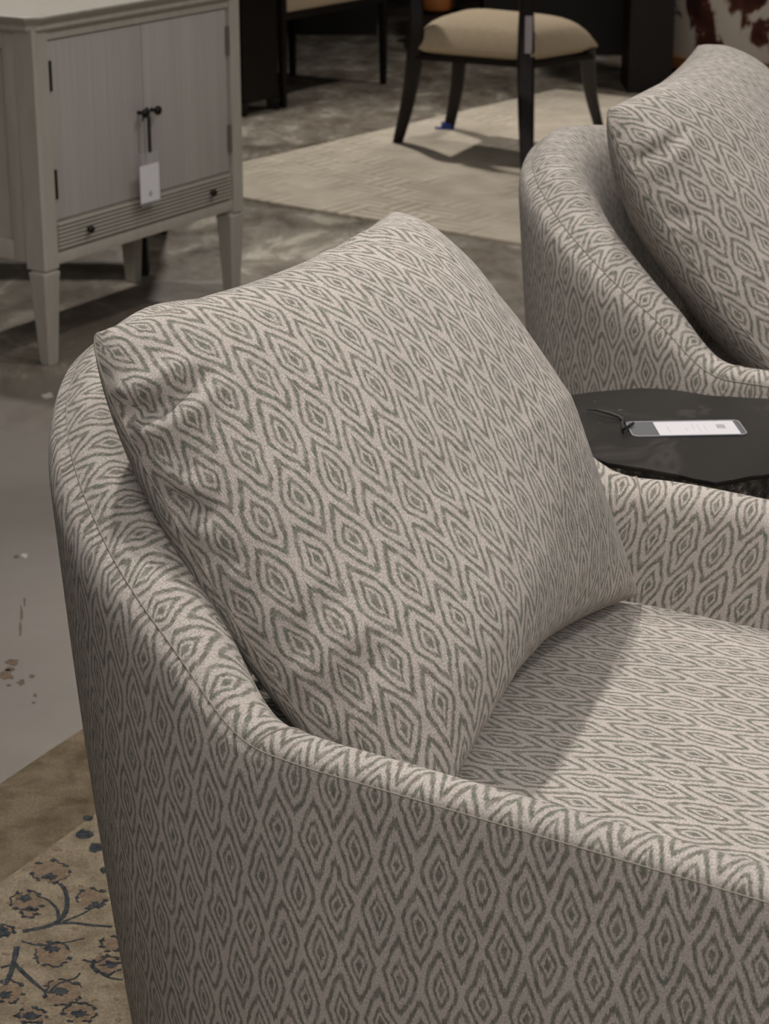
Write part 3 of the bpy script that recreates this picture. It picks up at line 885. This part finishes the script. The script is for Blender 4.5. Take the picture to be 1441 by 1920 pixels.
        for k in range(7):      # broken outline flecks
            a = 2 * math.pi * (k + random.random() * .6) / 7
            blob(vine, cx + rx * 1.05 * math.cos(a), cy + ry * 1.05 * math.sin(a), 3 + 4 * random.random(), 1.8 + 1.5 * random.random(), .6, 12, Z + .0006, seed=i * 7 + k)
    # the same spray repeats across the field
    for mb in (brown, vine, vine_light):
        src = mb.bm.copy()
        for dx in (0, .40, .80):
            for dy in (0, -.42, -.84):
                if dx == 0 and dy == 0: continue
                c = src.copy(); bmesh.ops.translate(c, vec=(dx, dy, 0), verts=c.verts); mb._merge(c)
        src.free()
    bo = brown.build('rug_flowers', RUGBROWN, tan, smooth=False)
    vo = vine.build('rug_vines', RUGBLUE, tan, smooth=False)
    lo = vine_light.build('rug_mottling', RUGBROWN, tan, smooth=False)
    join_into(tan, [fo, bo, vo, lo])
    tag(tan, 'tan oriental rug with slate blue vines and flowers under the nearest armchair', 'rug')
    return tan
floral_rug()

# floor scuffs: part of the floor
sc_ = MB(); sl_ = MB()
def floor_blob(mb, x, y, rx, ry, seed, n=16, z=.0006):
    poly = []
    for k in range(n):
        a = 2 * math.pi * k / n; r = 1 + .7 * mnoise.noise(Vector((math.cos(a) * 1.6 + seed, math.sin(a) * 1.6, seed)))
        p = at(x + rx * r * math.cos(a), y + ry * r * math.sin(a), 0); poly.append((p.x, p.y))
    mb.loft([[(a, b, -.001) for a, b in poly], [(a, b, z) for a, b in poly]])
for i, (x, y, rx, ry) in enumerate(((25, 1242, 14, 5), (12, 1266, 14, 9), (40, 1280, 7, 5), (20, 1255, 8, 4), (60, 1268, 5, 3), (66, 1304, 4, 3), (38, 1180, 2.5, 12), (40, 1150, 2.5, 14), (46, 1128, 2, 8), (30, 1044, 5, 3), (63, 1318, 3, 2), (17, 1285, 5, 2))):
    floor_blob(sc_, x, y, rx, ry, i * 3.1)
for i, (x, y, rx, ry) in enumerate(((47, 1042, 7, 3.5), (90, 742, 12, 5))):
    floor_blob(sl_, x, y, rx, ry, i * 2.7)
join_into(fl, [sc_.build('scuffs', SCUFF, smooth=False), sl_.build('residue', SCUFFL, smooth=False)])

# ------------------------------------------------------------------ dining chair with cream seat
def saber(pts, w, mat, name, parent, n=10):
    """tapered square leg along 3-D points"""
    mb = MB(); P = [Vector(p) for p in pts]; Q = []
    for i in range(len(P) - 1):
        p0, p1, p2, p3 = P[max(i - 1, 0)], P[i], P[i + 1], P[min(i + 2, len(P) - 1)]
        for k in range(n):
            t = k / n; Q.append(.5 * ((2 * p1) + (-p0 + p2) * t + (2 * p0 - 5 * p1 + 4 * p2 - p3) * t * t + (-p0 + 3 * p1 - 3 * p2 + p3) * t ** 3))
    Q.append(P[-1]); rings = []
    for i, q in enumerate(Q):
        f = i / (len(Q) - 1) * (len(w) - 1); k = min(int(f), len(w) - 2); h = (w[k] + (w[k + 1] - w[k]) * (f - k)) / 2; c = .3
        rings.append([(q.x + h * a, q.y + h * b, q.z) for a, b in ((-1 + c, -1), (1 - c, -1), (1, -1 + c), (1, 1 - c), (1 - c, 1), (-1 + c, 1), (-1, 1 - c), (-1, -1 + c))])
    mb.loft(rings); return mb.build(name, mat, parent)
def dining_chair():
    ce = Vector((.42, 8.05, 0))
    root = empty('dining_chair', ce)
    bl = at(745, 267, .012) - ce; br = at(988, 345, .012) - ce; fl_ = at(841, 240, .012) - ce; fr_ = at(1124, 245, .012) - ce
    sz = .44
    def up(p, x, y, z): q = at(x, y, z) - ce; return q
    # seat corner tops read at seat height
    sbl = up(None, 778, 92, .40); sbr = up(None, 985, 108, .40); sfl = up(None, 862, 70, .40); sfr = up(None, 1100, 92, .40)
    saber([bl, bl.lerp(sbl, .45) + Vector((.010, .01, 0)), sbl, sbl + Vector((.0, .0, .25)), sbl + Vector((-.03, -.04, .52))], [.038, .052, .062, .045, .036], ESP, 'leg', root)
    saber([br, br.lerp(sbr, .45) + Vector((.0, .02, 0)), sbr, sbr + Vector((.0, .0, .25)), sbr + Vector((.0, -.05, .52))], [.040, .054, .062, .046, .036], ESP, 'leg', root)
    saber([fl_, fl_.lerp(sfl, .5) + Vector((.012, 0, 0)), sfl], [.040, .050, .060], ESP, 'leg', root)
    saber([fr_, fr_.lerp(sfr, .5) + Vector((-.012, 0, 0)), sfr], [.036, .048, .060], ESP, 'leg', root)
    # upholstered seat
    C = [sbl + Vector((-.012, -.02, 0)), sbr + Vector((.02, -.03, 0)), sfr + Vector((.04, .01, 0)), sfl + Vector((0, .12, 0))]
    N = 24; V = []; Fc = []
    for lay in (0, 1):
        for i in range(N):
            for j in range(N):
                u, v = i / (N - 1), j / (N - 1)
                p = C[0].lerp(C[1], u).lerp(C[3].lerp(C[2], u), v)
                g = ((1 - abs(2 * u - 1) ** 5) * (1 - abs(2 * v - 1) ** 5)) ** .5
                V.append((p.x, p.y, (.415 + .105 * g) if lay == 0 else .375 + .03 * (1 - g)))
        off = lay * N * N
        for i in range(N - 1):
            for j in range(N - 1):
                p = off + i * N + j; q = (p, p + N, p + N + 1, p + 1); Fc.append(q if lay == 0 else q[::-1])
    loop = [j for j in range(N)] + [i * N + N - 1 for i in range(1, N)] + [(N - 1) * N + j for j in range(N - 2, -1, -1)] + [i * N for i in range(N - 2, 0, -1)]
    for k in range(len(loop)):
        a, b = loop[k], loop[(k + 1) % len(loop)]; Fc.append((a, b, b + N * N, a + N * N))
    mesh_obj('seat', V, Fc, CREAM, root)
    ap = MB(); cc = [c * .97 + (sum(C, Vector()) / 4) * .03 for c in C]
    ap.loft([[(c.x, c.y, .365) for c in cc], [(c.x, c.y, .384) for c in cc]]); ap.build('apron', ESP, root)
    # curved back rails
    tl, tr = sbl + Vector((-.03, -.04, .52)), sbr + Vector((0, -.05, .52))
    for z0, z1 in ((-.09, .0), (-.30, -.26)):
        rr = []
        for k in range(15):
            t = k / 14; p = tl.lerp(tr, t); nrm = Vector((-(tr - tl).y, (tr - tl).x, 0)).normalized()
            p = p - nrm * .05 * math.sin(math.pi * t)
            rr.append([(p.x, p.y, p.z + z0), (p.x, p.y, p.z + z1), (p.x + nrm.x * .022, p.y + nrm.y * .022, p.z + z1), (p.x + nrm.x * .022, p.y + nrm.y * .022, p.z + z0)])
        MB().loft(rr).build('back_rail', ESP, root)
    tag(root, 'dark espresso dining chair with a cream seat, standing on the ivory rug', 'chair')
    return root, sbr + ce, fl_ + ce
dch, tagp, blp = dining_chair()
# folded tag hanging on the rear post
t3 = MB(); q = at(994, 30, .50)
t3.box(-.013, .013, -.0008, .0008, 0, .13, .0004)
o3 = t3.build('price_tag', simple('grey_card', (.42, .38, .40), .6), None); o3.location = (tagp.x + .006, tagp.y - .040, tagp.z + .02)
tag(o3, 'narrow pale tag hanging on the rear post of the espresso dining chair', 'tag', 'price tags')
# blue tape at a foot
o4 = MB().box(-.045, .03, -.012, .012, .0, .006, .001).box(-.02, .02, -.02, .02, 0, .025, .002).build('painters_tape', BLUE)
o4.location = (blp.x - .01, blp.y - .02, .0125)
tag(o4, 'small blue tape wrapped at the foot of the espresso dining chair', 'tape')
# ------------------------------------------------------------------ black bench-chair with cream seat, left of centre
def cream_bench():
    a = at(531, 202, 0); b = at(718, 158, 0); d = (b - a); L = d.length; e = d.normalized(); n = Vector((-e.y, e.x, 0))
    root = empty('side_chair', a, math.atan2(e.y, e.x))
    D = .50
    for x, y in ((0, 0), (L, 0), (0, D), (L, D)):
        MB().box(x - .016, x + .016, y - .016, y + .016, 0, .40, .003, taper=.75).build('leg', BLACKW, root)
    MB().box(-.016, L + .016, -.016, D + .016, .36, .385, .004).build('apron', BLACKW, root)
    MB().box(-.01, L + .01, -.012, D, .385, .50, .03).build('seat', CREAM, root)
    for x in (0, L):
        MB().box(x - .016, x + .016, D - .02, D + .012, .38, .95, .004).build('back_post', BLACKW, root)
        MB().box(x - .018, x + .018, -.018, D, .60, .63, .006).box(x - .016, x + .016, -.016, .016, .385, .61, .004).build('arm', BLACKW, root)
    MB().box(0, L, D - .015, D + .005, .62, .95, .008).build('backrest', BLACKW, root)
    tag(root, 'black-framed armchair with a cream seat, behind the grey cabinet', 'chair')
cream_bench()

def dark_block(name, corners, z1, mat, label, cat, feet=.0, extra=None):
    """corners: footprint corner points"""
    c = sum(corners, Vector()) / 4
    root = empty(name, c)
    P = [p - c for p in corners]
    mb = MB(); mb.loft([[(p.x, p.y, max(feet, .001)) for p in P], [(p.x, p.y, z1 - .03) for p in P]])
    mb.build('body', mat, root, smooth=False)
    t = MB(); t.loft([[(p.x * 1.02, p.y * 1.02, z1 - .03) for p in P], [(p.x * 1.02, p.y * 1.02, z1) for p in P]]); t.build('top', mat, root, smooth=False)
    if feet > 0:
        for p in P:
            q = p * .93; MB().box(q.x - .03, q.x + .03, q.y - .03, q.y + .03, 0, feet, .003, taper=.8).build('foot', mat, root)
    tag(root, label, cat); return root
def quad(x0, x1, ybase, depth):
    a, b = at(x0, ybase, 0), at(x1, ybase, 0)
    n = Vector((0, 1, 0))
    return [a, b, b + n * depth, a + n * depth]
_a, _b = at(531, 202, 0), at(718, 158, 0); _e = (_b - _a).normalized(); _n = Vector((-_e.y, _e.x, 0)); _a = _a - _e * .035
dark_block('black_chest', [_a - _e * .24, _a, _a + _n * .58, _a + _n * .58 - _e * .24], .95, BLACKW, 'black chest standing just behind the right edge of the grey cabinet', 'chest', .05)
dark_block('dark_sideboard', quad(905, 1170, 104, .4), .95, BLACKW, 'dark sideboard behind the espresso dining chair at the top right', 'sideboard', .0)
dark_block('low_black_case', quad(560, 706, 66, .5), 1.2, BLACKW, 'long black low case behind the cream-seated black armchair', 'cabinet', .0)
dark_block('tall_dark_cabinet', quad(1176, 1258, 175, .30), 1.3, ESP, 'tall espresso cabinet right behind the farther armchair pillow', 'cabinet', .0)
def z_over(x, y, Y):
    c, s = math.cos(R(PITCH)), math.sin(R(PITCH)); dy = (960 - y) / FPX
    return CAM_H + Y / (c + dy * s) * (-s + dy * c)
def orange_pouf():
    g = at(822, 96, 0); zb = z_over(822, 27, g.y + .12)
    bench = dark_block('low_black_bench', quad(786, 868, 98, .42), zb, BLACKW, 'low black bench behind the dining chair carrying the orange cushion', 'bench')
    c = Vector((at(820, 96, 0).x, g.y + .19, zb)); r = .088
    b = MB(); prof = [(.03, .0), (.055, .003), (.08, .02), (.09, .055), (.085, .10), (.055, .125), (.012, .13)]
    b.loft([[(q * math.cos(k * math.pi / 16), q * math.sin(k * math.pi / 16), z) for k in range(32)] for q, z in prof])
    o = b.build('round_cushion', ORANGE); o.location = c
    tag(o, 'round orange leather cushion on the low black bench behind the dining chair', 'cushion')
orange_pouf()
# dark furniture leg behind the cabinet
p = at(255, 520, 0)
dt = empty('console_table', (p.x - .30, p.y + .34, 0))
for x, y in ((.30, -.30), (-.40, -.30), (.30, .25), (-.40, .25)):
    MB().box(x - .034, x + .034, y - .028, y + .028, 0, .66, .004).build('leg', BLACKW, dt)
MB().box(-.45, .34, -.32, .30, .66, .72, .006).build('table_top', BLACKW, dt)
tag(dt, 'black console table whose leg shows beneath the grey cabinet', 'table')

# ------------------------------------------------------------------ cowhide chair
def cowhide_chair():
    p = at(1458, 166, 0); root = empty('cowhide_chair', (p.x, p.y, 0), R(10))
    # barrel back shell seen from behind
    V = []; Fc = []; n = 40; m = 16
    sh = MB(); ringsA = []
    for j in range(m + 1):
        z = .11 + .62 * j / m; r = .40 + .06 * math.sin(j / m * 1.5)
        o_, i_ = [], []
        for k in range(n + 1):
            t = R(190) + R(160) * k / n
            o_.append((r * math.cos(t) , .42 + r * math.sin(t), z)); i_.append(((r - .07) * math.cos(t), .42 + (r - .07) * math.sin(t), z))
        ringsA.append(o_ + i_[::-1])
    sh.loft(ringsA); sh.build('backrest', COW, root)
    for z in (.095,):
        b = MB(); b.loft([[(.425 * math.cos(k * math.pi / 20), .42 + .425 * math.sin(k * math.pi / 20), zz) for k in range(40)] for zz in (.06, .11)])
        b.build('base_ring', COGN, root)
    for sx in (-1, 1):
        rr = []
        for j in range(m + 1):
            z = .10 + .66 * j / m; r = .405 + .06 * math.sin(j / m * 1.5); t = R(190 if sx < 0 else 350)
            cx, cy = (r - .03) * math.cos(t), .42 + (r - .03) * math.sin(t)
            rr.append([(cx - .05, cy - .03, z), (cx + .05, cy - .03, z), (cx + .05, cy + .03, z), (cx - .05, cy + .03, z)])
        MB().loft(rr).build('side_rail', COGN, root)
    MB().box(-.30, .30, .12, .80, .11, .40, .04).build('seat', COW, root)
    for x, y in ((-.28, .2), (.28, .2), (-.28, .66), (.28, .66)):
        MB().box(x - .02, x + .02, y - .02, y + .02, 0, .07, .003).build('foot', COGN, root)
    tag(root, 'brown and white cowhide chair with cognac wood trim at the top right corner', 'chair')
cowhide_chair()

# ------------------------------------------------------------------ lights
def spot(name, loc, target, power, size, blend, rad, col=(1, .955, .905)):
    d = bpy.data.lights.new(name, 'SPOT'); d.energy = power; d.spot_size = R(size); d.spot_blend = blend
    d.shadow_soft_size = rad; d.color = col
    o = bpy.data.objects.new(name, d); link(o); o.location = loc
    o.rotation_euler = (Vector(target) - Vector(loc)).to_track_quat('-Z', 'Y').to_euler()
    return o
def area(name, loc, sx, sy, power, col=(1, .9, .8), rot=(0, 0, 0)):
    d = bpy.data.lights.new(name, 'AREA'); d.shape = 'RECTANGLE'; d.size = sx; d.size_y = sy; d.energy = power; d.color = col
    o = bpy.data.objects.new(name, d); link(o); o.location = loc; o.rotation_euler = rot
    return o
spot('track_light_key', (-.45, 2.62, 3.4), (.2, 2.0, .6), 172, 76, .9, .06)
spot('track_light_side', (1.7, 1.2, 3.4), (.3, 2.3, .6), 80, 70, .6, .10)
spot('track_light_chair', (.3, 4.6, 3.4), (.8, 3.3, .6), 190, 60, .6, .07)
spot('track_light_cabinet_top', (-1.5, 6.3, 3.4), (-.9, 5.4, .6), 170, 60, .6, .08)
spot('track_light_cabinet', (1.4, 4.4, 3.4), (-.6, 5.3, .4), 75, 60, .6, .08)
spot('track_light_rug', (-.8, 8.6, 3.4), (.3, 7.4, 0), 265, 70, .7, .08)
spot('track_light_far', (1.6, 8.6, 3.4), (1.5, 9.4, 0), 150, 80, .7, .10)
area('ceiling_bounce', (0.2, 3.0, 3.5), 5, 6, 62, (1, .965, .93))
area('front_fill', (.7, -1.4, 2.7), 2.4, 1.2, 78, (1, .965, .93), (R(35), 0, 0))  # added frontal fill to brighten the chair's outer wall, not a fixture
w = bpy.data.worlds.new('world'); scn.world = w; w.use_nodes = True
w.node_tree.nodes['Background'].inputs[0].default_value = (1, .93, .88, 1)
w.node_tree.nodes['Background'].inputs[1].default_value = .02

vs = scn.view_settings
vs.view_transform = 'Standard'; vs.look = 'None'; vs.gamma = 1.0; vs.exposure = 0.0
try: vs.use_curve_mapping = False
except Exception: pass
